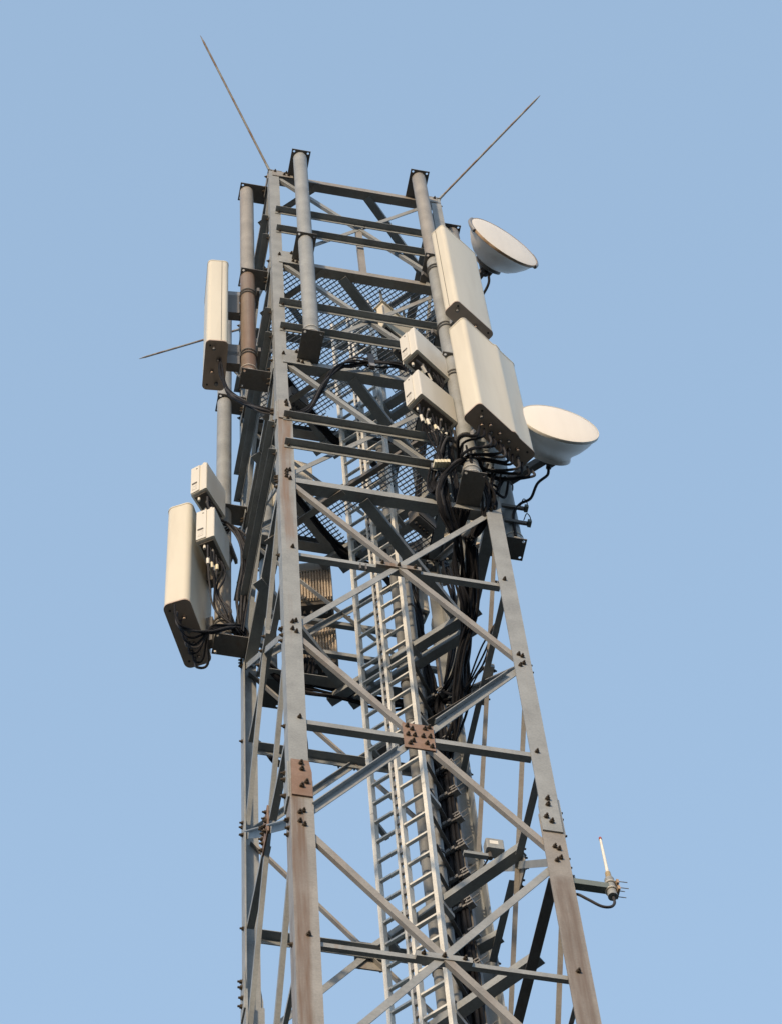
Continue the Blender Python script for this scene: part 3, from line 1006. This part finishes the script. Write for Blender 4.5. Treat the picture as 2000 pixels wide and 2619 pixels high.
# cream wall box inside
th = thing('equipment_box', 'cream sheet metal box inside the tower left of the upper panels', 'box', (0.35, -0.75, 7.33))
a = R(33)
ew, ed, zv = Vector((math.cos(a), math.sin(a), 0)), Vector((-math.sin(a), math.cos(a), 0)), Vector((0, 0, 1))
bx = Vector((0.184, -0.905, 0))
obj('casing', MB().prism(rrect(0.46, 0.10, 0.012, 2), bx + zv * 7.35, bx + zv * 7.95, ew, ed), RADOME, th)
obj('folded_hood', MB().prism([(-0.02, -0.02), (0.48, -0.02), (0.48, 0.12), (-0.02, 0.12)], bx + zv * 7.954, bx + zv * 7.965, ew, ed), RADOME, th)
obj('gland_plate', MB().prism([(0.03, 0.015), (0.43, 0.015), (0.43, 0.085), (0.03, 0.085)], bx + zv * 7.335, bx + zv * 7.348, ew, ed), SLOT, th)
for q in (0.06, 0.40):
    c_ = bx + ew * q + ed * 0.06
    obj('hanger_strap', MB().box(c_ + zv * ((7.966 + lev(3)) / 2), ew * 0.018, ed * 0.004, zv * ((lev(3) - 7.966) / 2)), GALV_COOL, th)
obj('hinge', MB().cyl(bx + ew * -0.005 + zv * 7.43, bx + ew * -0.005 + zv * 7.85, 0.008, 0.008, 8), CLAMP, th, True)

# ================================================================== DISHES
def dish(label, c, az, rad, depth, hub_r, poleat, rim_mat, straps):
    a = R(az)
    n = Vector((math.cos(a), math.sin(a), 0))
    c = Vector(c)
    th = thing('microwave_dish', label, 'dish antenna', (*(c - n * depth).to_2d(), c.z - 0.1), 'round dishes on the right')
    prof = [(0.0, 0.012), (rad * 0.5, 0.010), (rad * 0.9, 0.004), (rad * 0.985, -0.004), (rad * 0.99, -0.012)]
    obj('radome', MB().lathe(c, n, prof, 64), DISH_W, th, True)
    obj('rim', MB().lathe(c, n, [(rad * 0.985, -0.002), (rad * 1.0, 0.0), (rad * 1.008, -0.006), (rad * 1.008, -0.028), (rad * 0.985, -0.034), (rad * 0.97, -0.034)], 64), rim_mat, th, True)
    obj('shroud', MB().lathe(c, n, [(rad * 0.99, -0.030), (rad * 0.955, -depth * 0.16), (rad * 0.86, -depth * 0.40), (rad * 0.72, -depth * 0.65), (rad * 0.56, -depth * 0.85), (hub_r * 1.2, -depth * 0.985), (hub_r, -depth), (0.0, -depth)], 64), DISH_B, th, True)
    hub = obj('hub', MB().lathe(c, n, [(0, -depth + 0.01), (hub_r * 1.22, -depth + 0.01), (hub_r * 1.26, -depth - 0.03), (hub_r * 0.9, -depth - 0.05), (0, -depth - 0.05)], 32), DISH_B if not straps else DARK_STEEL, th, True)
    if straps:
        u = Vector((-n.y, n.x, 0))
        for s in (-1, 1):
            pts = []
            for k in range(7):
                t = R(-25 + 50 * k / 6)
                pts.append(c - n * 0.02 + (u * math.cos(t) * s + Vector((0, 0, 1)) * math.sin(t)) * rad * 1.015)
            obj('rim_guard', MB().tube(pts, 0.022, 8), CLAMP, th, True)
    # bracket to the pole
    pp = Vector((poleat[0], poleat[1], c.z))
    q = c - n * (depth + 0.04)
    dv = (pp - q)
    dv.z = 0
    dv.normalize()
    sd = Vector((-dv.y, dv.x, 0))
    obj('mount_arm', MB().box((q + pp) / 2, (pp - q) / 2, sd * 0.03, (0, 0, 0.06)), DARK_STEEL, th)
    obj('azimuth_bracket', MB().box(q + Vector((0, 0, -0.0)), dv * 0.05, sd * 0.07, (0, 0, 0.10)), DARK_STEEL, th)
    for h in (-0.08, 0.08):
        ring = [(poleat[0] + 0.09 * math.cos(R(30 * k)), poleat[1] + 0.09 * math.sin(R(30 * k)), c.z + h) for k in range(13)]
        obj('u_bolt', MB().tube(ring, 0.009, 5), CLAMP, th, True)
    fd = obj('feed_horn', MB().cyl(q - Vector((0, 0, 0.02)), q - n * 0.06 - Vector((0, 0, 0.14)), 0.022, 0.026, 12), BLACK, th, True)
    return th, q - n * 0.06 - Vector((0, 0, 0.14))
P5 = (1.21, -0.64)
dish('upper round dish with rust stained rim, tilted against the sky', (1.525, -1.30, 9.40), -68, 0.43, 0.30, 0.13, P5, RIM_B, True)
d2, feed = dish('lower round dish with a smooth warm white cover', (1.605, -1.345, 4.32), -86, 0.385, 0.31, 0.165, P5, CASE, False)

# ================================================================== LIGHTNING RODS
for (sx, sy), lab in (((-1, -1), 'long thin lightning rod slanting up left from the near leg'),
                      ((1, -1), 'thin lightning rod slanting up right from the right leg'),
                      ((-1, 1), 'lightning rod poking out left beside the slim panel antenna'),
                      ((1, 1), 'lightning rod on the rear leg, hidden behind the right antennas')):
    b0 = Vector((sx * 0.99, sy * 0.99, TOP + 0.084))
    b1 = {(-1, -1): Vector((-1.975, -1.98, 13.0)), (1, -1): Vector((2.13, -1.975, 13.0)), (-1, 1): Vector((-2.065, 2.0, 12.5)), (1, 1): Vector((1.99, 1.99, 12.9))}[(sx, sy)]
    th = thing('lightning_rod', lab, 'rod', b0, 'lightning rods on the leg tops')
    d = (b1 - b0).normalized()
    obj('rod', MB().cyl(b0, b1 - d * 0.12, 0.0135, 0.012, 10), GALV_RUST, th, True)
    obj('point', MB().cyl(b1 - d * 0.12, b1, 0.012, 0.003, 10), GALV_RUST, th, True)
    obj('base_socket', MB().cyl(b0 - d * 0.02, b0 + d * 0.10, 0.017, 0.015, 10), GALV, th, True)

# ================================================================== WHIP ANTENNA ON ITS ARM
wx, wy, wz = 1.285, -0.955, -3.19
th = thing('whip_antenna', 'small white whip antenna with red tip on a short arm', 'antenna', (wx, wy, wz - 0.1))
obj('support_arm', MB().abox(1.0, wx - 0.02, wy - 0.028, wy + 0.028, wz - 0.032, wz + 0.032), GREEN, th)
obj('arm_tube', MB().cyl((wx, wy, wz - 0.10), (wx, wy, wz + 0.12), 0.035, 0.035, 18), GALV, th, True)
obj('whip', MB().cyl((wx, wy, wz + 0.20), (wx, wy, wz + 0.66), 0.0125, 0.0095, 12), WHITE, th, True)
obj('tip_cap', MB().cyl((wx, wy, wz + 0.66), (wx, wy, wz + 0.685), 0.0125, 0.011, 12), RED, th, True)
obj('ferrule', MB().cyl((wx, wy, wz + 0.10), (wx, wy, wz + 0.21), 0.024, 0.020, 14), BRASS, th, True)
for h in (-0.03, 0.05):
    ring = [(wx + 0.041 * math.cos(R(30 * k)), wy + 0.041 * math.sin(R(30 * k)), wz + h) for k in range(13)]
    obj('u_bolt', MB().tube(ring, 0.0055, 5), WHITE, th, True)
    obj('clamp_saddle', MB().abox(wx + 0.034, wx + 0.052, wy - 0.045, wy + 0.045, wz + h - 0.022, wz + h + 0.022), RIM_B, th)
    for s in (-1, 1):
        obj('threaded_end', MB().cyl((wx, wy + 0.038 * s, wz + h), (wx + 0.115, wy + 0.038 * s, wz + h + 0.005), 0.0035, 0.0035, 6), CLAMP, th)
obj('feed_cable', MB().tube([(wx, wy, wz - 0.06), (wx + 0.004, wy, wz - 0.17), (wx - 0.03, wy, wz - 0.235), (wx - 0.10, wy, wz - 0.245), (wx - 0.19, wy, wz - 0.18), (wx - 0.26, wy + 0.02, wz - 0.10), (wx - 0.31, wy + 0.1, wz - 0.04)], 0.0105, 8), CABLE_G, th, True)

# small box on an arm beside the trunk cables
th = thing('junction_box', 'small grey box on a short arm right of the trunk cables', 'box', (0.93, 0.46, -0.6))
obj('casing', MB().prism(rrect(0.15, 0.10, 0.012, 2), (0.885, 0.40, -0.56), (0.885, 0.40, -0.42), (1, 0, 0), (0, 1, 0)), GALV, th)
obj('lid_label', MB().abox(0.915, 0.985, 0.3985, 0.3995, -0.50, -0.45), WHITE, th)
obj('support_arm', MB().abox(0.70, 0.90, 0.435, 0.475, -0.64, -0.60), GALV_COOL, th)
obj('stem', MB().cyl((0.92, 0.455, -0.64), (0.92, 0.455, -0.555), 0.02, 0.02, 10), SLOT, th, True)
obj('feed_cable', MB().tube([(0.93, 0.46, -0.56), (0.86, 0.50, -0.72), (0.80, 0.58, -0.74), (0.76, 0.66, -0.70)], 0.008, 6), CABLE, th, True)

# ================================================================== JUMPER CABLES
def bundle(label, paths, r=0.011, mat=CABLE, jit=0.02, name='cable_bundle', tags=0):
    b = Vector(paths[0][0])
    th = thing(name, label, 'cables', b)
    for i, pth in enumerate(paths):
        pts = [Vector(p) + Vector([random.uniform(-jit, jit) for _ in range(3)]) * (0.15 if q in (0,) else 1) for q, p in enumerate(pth)]
        m_ = mat if not isinstance(mat, (list, tuple)) else mat[i % len(mat)]
        co = obj('cable', MB().tube(pts, r * random.uniform(0.85, 1.15), 7), m_, th, True)
        if i < tags:
            S = smooth_path(pts)
            q = max(2, len(S) // 6)
            d = (S[q + 1] - S[q]).normalized()
            obj('marker_sleeve', MB().cyl(S[q], S[q] + d * 0.075, r * 1.5, r * 1.5, 8), CREAM if i % 2 else WHITE, co, True)
    return th

# run from the slim left panel, round the near leg and across the front to the right radio units
run = [(-1.50, -0.76, 5.98), (-1.49, -0.75, 5.70), (-1.417, -0.75, 5.263), (-1.294, -0.80, 4.93), (-1.10, -0.87, 4.66), (-0.90, -0.90, 4.58), (-0.70, -0.93, 4.68), (-0.55, -1.0, 5.10), (-0.42, -1.05, 5.50), (-0.26, -1.06, 5.72), (-0.02, -1.06, 5.80), (0.20, -1.14, 5.62), (0.30, -1.25, 5.25)]
bundle('black cable run from the slim left panel round the near leg to the right', [[Vector(p) + Vector((0, random.uniform(-.02, .02), random.uniform(-.03, .03))) for p in run] for _ in range(8)], 0.0095, [CABLE, CABLE, CABLE_G], 0.022)

# left lower panel
L = []
for k in range(8):
    t = k / 7
    s = Vector((-1.70 + 0.27 * t, 0.44 + 0.50 * t, 2.96))
    L.append([s, s + Vector((0.01, 0.02, -0.16)), s + Vector((0.10, 0.06 - 0.10 * t, -0.26 + 0.1 * t)), (-1.36 + 0.02 * t, 0.62, 2.86 + 0.08 * t), (-1.18, 0.63, 3.06), (-1.03, 0.70, 3.22), (-0.94, 0.80, 3.05)])
bundle('black cables looping from the base of the lowest left panel antenna', L, 0.0115, [CABLE, CABLE_G, CABLE], 0.018)
L = []
for k in range(7):
    s = Vector((-1.42 + 0.03 * k, 0.36 + 0.03 * k, 4.13))
    L.append([s, s + Vector((0.02, 0.02, -0.25)), (-1.36 + 0.015 * k, 0.50 + 0.02 * k, 3.62), (-1.30 + 0.02 * k, 0.58, 3.30), (-1.14, 0.66, 3.14), (-1.0, 0.76, 3.10)])
bundle('tangled grey and black cables hanging under the lower left radio unit', L, 0.010, [CABLE_G, CABLE, CABLE_G], 0.025, tags=4)
L = []
for k in range(7):
    s = Vector((-1.44 + 0.03 * k, 0.33 + 0.04 * k, 5.14))
    L.append([s, s + Vector((0.04, 0.04, -0.22)), (-1.20 + 0.01 * k, 0.47, 4.86), (-1.08 + 0.015 * k, 0.50, 4.52), (-1.07 + 0.016 * k, 0.52, 4.05), (-1.12 + 0.02 * k, 0.58, 3.6), (-1.05, 0.70, 3.15)])
bundle('cables falling beside the left pole from the upper left radio unit', L, 0.0105, [CABLE_G, CABLE], 0.02, tags=2)

# right hand side: a dense tangle under the large panel and the radio units
L = []
for k in range(12):
    t = k / 11
    s = Vector((0.73 + 0.56 * t, -1.55 + 0.36 * t, 3.46))
    L.append([s, s + Vector((-0.02, 0.02, -0.17)), s + Vector((-0.16 - 0.15 * t, 0.08, -0.22 + 0.12 * t)), (0.56 + 0.06 * t, -1.27, 3.24), (0.44, -1.15, 2.98), (0.45, -1.02, 2.72), (0.56, -0.86, 2.62)])
bundle('thick black cables bending from the base of the large right panel', L, 0.0125, [CABLE, CABLE, CABLE_G], 0.03)
L = []
for k in range(9):
    s = Vector((0.24 + 0.045 * k, -1.42 + 0.025 * k, 4.04))
    L.append([s, s + Vector((0.0, 0.01, -0.24)), (0.34 + 0.02 * k, -1.30, 3.62), (0.42, -1.22, 3.34), (0.46, -1.14, 3.06), (0.52, -1.0, 2.82), (0.62, -0.80, 2.66)])
bundle('tagged cables fanning out under the lower right radio unit', L, 0.010, [CABLE, CABLE, CABLE_G], 0.022, tags=7)
L = []
for k in range(7):
    s = Vector((0.28 + 0.045 * k, -1.42 + 0.025 * k, 5.14))
    L.append([s, s + Vector((0.02, 0.01, -0.15)), (0.48 + 0.01 * k, -1.20, 4.86), (0.58, -1.10, 4.5), (0.60, -1.06, 3.9), (0.60, -1.02, 3.3), (0.62, -0.90, 2.8)])
bundle('cables between the two right radio units', L, 0.011, CABLE, 0.025, tags=3)
L = []
for k in range(12):
    t = k / 11
    L.append([(0.60 + 0.5 * t, -1.38 + 0.30 * t, 3.40), (0.62 + 0.40 * t, -1.30 + 0.3 * t, 3.20), (0.82 + 0.1 * t, -1.16 + 0.1 * t, 3.08 + 0.1 * t), (0.86 + 0.05 * t, -1.02, 2.90), (0.80, -0.92 + 0.1 * t, 2.70), (0.74, -0.80, 2.62)])
bundle('black cables crowding round the foot of the right front pole', L, 0.012, CABLE, 0.05)
L = []
for k in range(8):
    t = k / 7
    L.append([(0.44, -1.16, 3.10), (0.38 + 0.04 * t, -1.06, 2.95), (0.36 + 0.1 * t, -0.98, 3.25 + 0.1 * t), (0.42 + 0.1 * t, -1.0, 3.6), (0.52, -1.1, 3.9), (0.58, -1.16, 4.3 + 0.2 * t), (0.60, -1.14, 4.95)])
bundle('black cables climbing behind the lower right radio unit', L, 0.011, CABLE, 0.03)
# collector from the right front corner back and down into the trunk run
L = []
for k in range(10):
    L.append([(0.52 + 0.02 * k, -1.0, 2.80), (0.66, -0.72 + 0.02 * k, 2.62), (0.80, -0.30, 2.50 - 0.03 * k), (0.86, 0.16, 2.42), (0.86, 0.50, 2.46 - 0.04 * k), (0.78, 0.72, 2.45), (0.72, 0.79, 2.25)])
bundle('black cables sweeping from the right front corner back to the trunk run', L, 0.0125, CABLE, 0.045)
L = []
for k in range(9):
    L.append([(-0.96, 0.80, 3.05), (-0.55, 0.98, 2.74 + 0.02 * k), (-0.1, 1.03, 2.72 + 0.02 * k), (0.35, 1.03, 2.72 + 0.02 * k), (0.62, 0.95, 2.68), (0.69, 0.86, 2.45), (0.71, 0.80, 2.2)])
bundle('black cables lying along the rear horizontal towards the trunk run', L, 0.0115, [CABLE, CABLE, CABLE_G], 0.03)
L = []
for k in range(6):
    L.append([(-0.42 + 0.03 * k, 1.15, 3.68), (-0.45 + 0.02 * k, 1.12, 3.2), (-0.52, 1.05, 2.7), (-0.50 + 0.01 * k, 1.02, 2.2), (-0.44, 1.03, 1.72), (-0.5 + 0.02 * k, 1.05, 1.45), (-0.66, 1.04, 1.40), (-0.85, 1.0, 1.65)])
bundle('cables drooping in a loop behind the near leg', L, 0.0125, CABLE, 0.03)
L = []
for k in range(6):
    L.append([(0.82, 0.70, 2.7), (0.88, 0.55 - 0.02 * k, 3.1), (0.92, 0.45, 3.8), (0.95, 0.52, 4.6 + 0.05 * k), (1.0, 0.72, 5.3), (0.98, 0.95, 5.9)])
bundle('cables rising from the trunk run to the rear right units', L, 0.011, CABLE, 0.04)
L = []
for k in range(5):
    L.append([(1.16, -0.50, 2.96), (1.08, -0.36 + 0.02 * k, 2.3), (0.99, -0.30 + 0.02 * k, 1.9), (0.93, -0.15, 1.9 - 0.08 * k), (0.88, 0.30, 1.9), (0.82, 0.66, 1.8)])
bundle('thin cables hanging through the right face below the foot plate', L, 0.008, CABLE, 0.03)
# dish feeds
bundle('curved black feed cable leaving the lower dish', [[feed, feed + Vector((-0.02, 0.02, -0.12)), feed + Vector((-0.12, 0.06, -0.26)), (1.40, -0.78, 3.78), (1.30, -0.74, 3.70), (1.22, -0.73, 3.45), (1.20, -0.73, 3.0)]], 0.016, CABLE, 0.0, 'feed_cable')
bundle('short black feed cable under the upper dish', [[(1.40, -0.97, 9.20), (1.39, -0.95, 8.98), (1.34, -0.86, 8.86), (1.26, -0.74, 8.8), (1.22, -0.73, 8.4), (1.21, -0.73, 7.2), (1.21, -0.73, 6.0)]], 0.016, CABLE, 0.0, 'feed_cable')

# cable block with cream sleeves in front of the right corner, and pole clamps
th = thing('cable_clamp_block', 'row of cream cable clamps in front of the right corner plate', 'clamp', (0.43, -1.16, 3.05))
for k in range(5):
    q = Vector((0.37 + 0.030 * k, -1.24 + 0.000 * k, 3.16 + 0.012 * k))
    obj('clamp_piece', MB().box(q, (0.0125, 0, 0), (0, 0.03, 0), (0, 0, 0.03)), CREAM, th)
obj('clamp_back', MB().abox(0.345, 0.51, -1.208, -1.19, 3.14, 3.24), CLAMP, th)

# strap bracket that holds the cable run on the front rail
th = thing('cable_strap', 'dark strap fixing the cable run to the front horizontal', 'strap', (-0.07, -1.05, 5.65))
obj('strap', MB().abox(-0.10, -0.04, -1.105, -1.09, 5.55, 5.93), BLACK, th)
obj('buckle', MB().abox(-0.095, -0.045, -1.125, -1.108, 5.57, 5.64), CLAMP, th)

# dish pole clamps with stub ends, right of the foot plate
for zz, lab in ((3.62, 'upper stub clamp on the dish pole'), (3.30, 'lower stub clamp on the dish pole')):
    th = thing('stub_clamp', lab, 'clamp', (1.29, -0.70, zz))
    obj('clamp_bar', MB().abox(1.12, 1.34, -0.745, -0.722, zz - 0.02, zz + 0.03), DARK_STEEL, th)
    obj('stub', MB().abox(1.335, 1.368, -0.77, -0.71, zz - 0.02, zz + 0.03), GREEN, th)
    obj('wire_loop', MB().tube([(1.30, -0.75, zz + 0.03), (1.33, -0.78, zz + 0.12), (1.36, -0.77, zz + 0.05), (1.33, -0.75, zz - 0.02)], 0.005, 5), CABLE, th, True)

# cable bunches tied under the platform beams
for z, lab in ((lev(3) - 0.20, 'black cables tied along the left beam under the upper platform'), (lev(2) - 0.20, 'black cables tied along the left beam under the lower platform')):
    L = []
    for k in range(9):
        q = 0.02 * (k % 3)
        L.append([(-0.62, 0.26 + q, z + 0.02 * (k // 3)), (-0.42, 0.46 + q, z + 0.02 * (k // 3)), (-0.20, 0.68 + q, z - 0.03 + 0.02 * (k // 3)), (0.05, 0.88 + q, z - 0.02), (0.35, 0.95, z - 0.15), (0.60, 0.90, z - 0.6 - 0.05 * k)])
    bundle(lab, L, 0.014, CABLE, 0.025)
L = []
for k in range(9):
    q = 0.022 * (k % 3)
    z = lev(3) - 0.22
    L.append([(0.30 + q, -0.52, z), (0.46 + q, -0.38, z + 0.02 * (k // 3)), (0.62 + q, -0.22, z), (0.80 + q, -0.02, z - 0.05), (0.88, 0.25, z - 0.3), (0.86, 0.5, z - 0.9), (0.80, 0.72, z - 1.6)])
bundle('black cables tied along the right beam under the upper platform', L, 0.014, CABLE, 0.03)
# small stand-off hooks along the right face
for f, sv, z in (('right', -0.25, 2.05), ('right', 0.1, 1.95), ('right', -0.55, 2.35), ('right', -0.86, -2.95)):
    p = P(f, sv, z, -0.02)
    o = obj('standoff_hook', MB().box(p, (0.045, 0, 0), (0, 0.02, 0), (0, 0, 0.006)), CLAMP, tower)
    MBx = MB().box(p + Vector((0.040, 0, -0.02)), (0.005, 0, 0), (0, 0.02, 0), (0, 0, 0.02))
    MBx.box(p + Vector((-0.01, 0, -0.02)), (0.005, 0, 0), (0, 0.02, 0), (0, 0, 0.02))
    obj('hook_jaw', MBx, CLAMP, o)
# hangers under the front rail of the middle bay
for sv in (-0.33, -0.28):
    obj('hanger_lug', MB().box(P('front', sv, lev(0.5) - 0.09, 0.03), (0.006, 0, 0), (0, 0.012, 0), (0, 0, 0.05)), DARK_STEEL, tower)

# dark splice boxes under the upper platform
for (x, y, z, lab) in ((0.58, -0.34, lev(3) - 0.36, 'dark splice box under the right beam of the upper platform'), (-0.46, 0.40, lev(3) - 0.42, 'dark splice box under the left beam of the upper platform'), (0.72, 0.30, lev(2) - 0.42, 'dark splice box hung below the lower platform at the right')):
    th = thing('splice_box', lab, 'box', (x, y, z - 0.12))
    obj('casing', MB().prism(rrect(0.24, 0.14, 0.02, 3), (x - 0.10, y - 0.10, z - 0.12), (x - 0.10, y - 0.10, z + 0.12), (0.83, 0.55, 0), (-0.55, 0.83, 0)), DARK_STEEL, th)
    obj('lid', MB().prism([(0.0, -0.012), (0.24, -0.012), (0.24, -0.003), (0.0, -0.003)], (x - 0.10, y - 0.10, z - 0.10), (x - 0.10, y - 0.10, z + 0.10), (0.83, 0.55, 0), (-0.55, 0.83, 0)), SLOT, th)
    c_ = Vector((x - 0.10, y - 0.10, 0)) + Vector((0.83, 0.55, 0)) * 0.12 + Vector((-0.55, 0.83, 0)) * 0.07
    zt_ = (lev(3) if z > lev(2.5) else lev(2)) - 0.02
    obj('hanger_strap', MB().box(c_ + Vector((0, 0, (z + 0.12 + zt_) / 2)), (0.02, 0.012, 0), (-0.003, 0.005, 0), (0, 0, (zt_ - z - 0.12) / 2)), GALV_COOL, th)
    for k in range(4):
        q = Vector((x - 0.10, y - 0.10, 0)) + Vector((0.83, 0.55, 0)) * (0.04 + 0.05 * k) + Vector((-0.55, 0.83, 0)) * 0.07
        obj('gland', MB().cyl(q + Vector((0, 0, z - 0.17)), q + Vector((0, 0, z - 0.119)), 0.014, 0.016, 8), BLACK, th, True)

# denser leads in the rear right corner, between the right face and the trunk run
L = []
for k in range(14):
    t = k / 13
    L.append([(0.70 + 0.12 * t, -0.80 + 0.1 * t, 2.66), (0.84, -0.40 + 0.12 * t, 2.50 - 0.2 * t), (0.90 - 0.1 * t, 0.05, 2.35 - 0.3 * t), (0.92 - 0.12 * t, 0.38, 2.05 - 0.3 * t), (0.86 - 0.08 * t, 0.62, 1.75 - 0.2 * t), (0.76, 0.76, 1.55 - 0.15 * t), (0.72, 0.79, 1.1)])
bundle('thick mass of black leads turning down into the trunk run', L, 0.0135, CABLE, 0.05)
L = []
for k in range(9):
    t = k / 8
    L.append([(0.55 + 0.2 * t, 1.06, 5.9), (0.60 + 0.15 * t, 1.0, 5.2), (0.66 + 0.1 * t, 0.92 + 0.04 * t, 4.4), (0.70, 0.88, 3.6 + 0.1 * t), (0.71 + 0.05 * t, 0.84, 3.0), (0.715, 0.80, 2.4)])
bundle('black leads dropping from the rear units behind the ladder to the trunk run', L, 0.013, CABLE, 0.04)
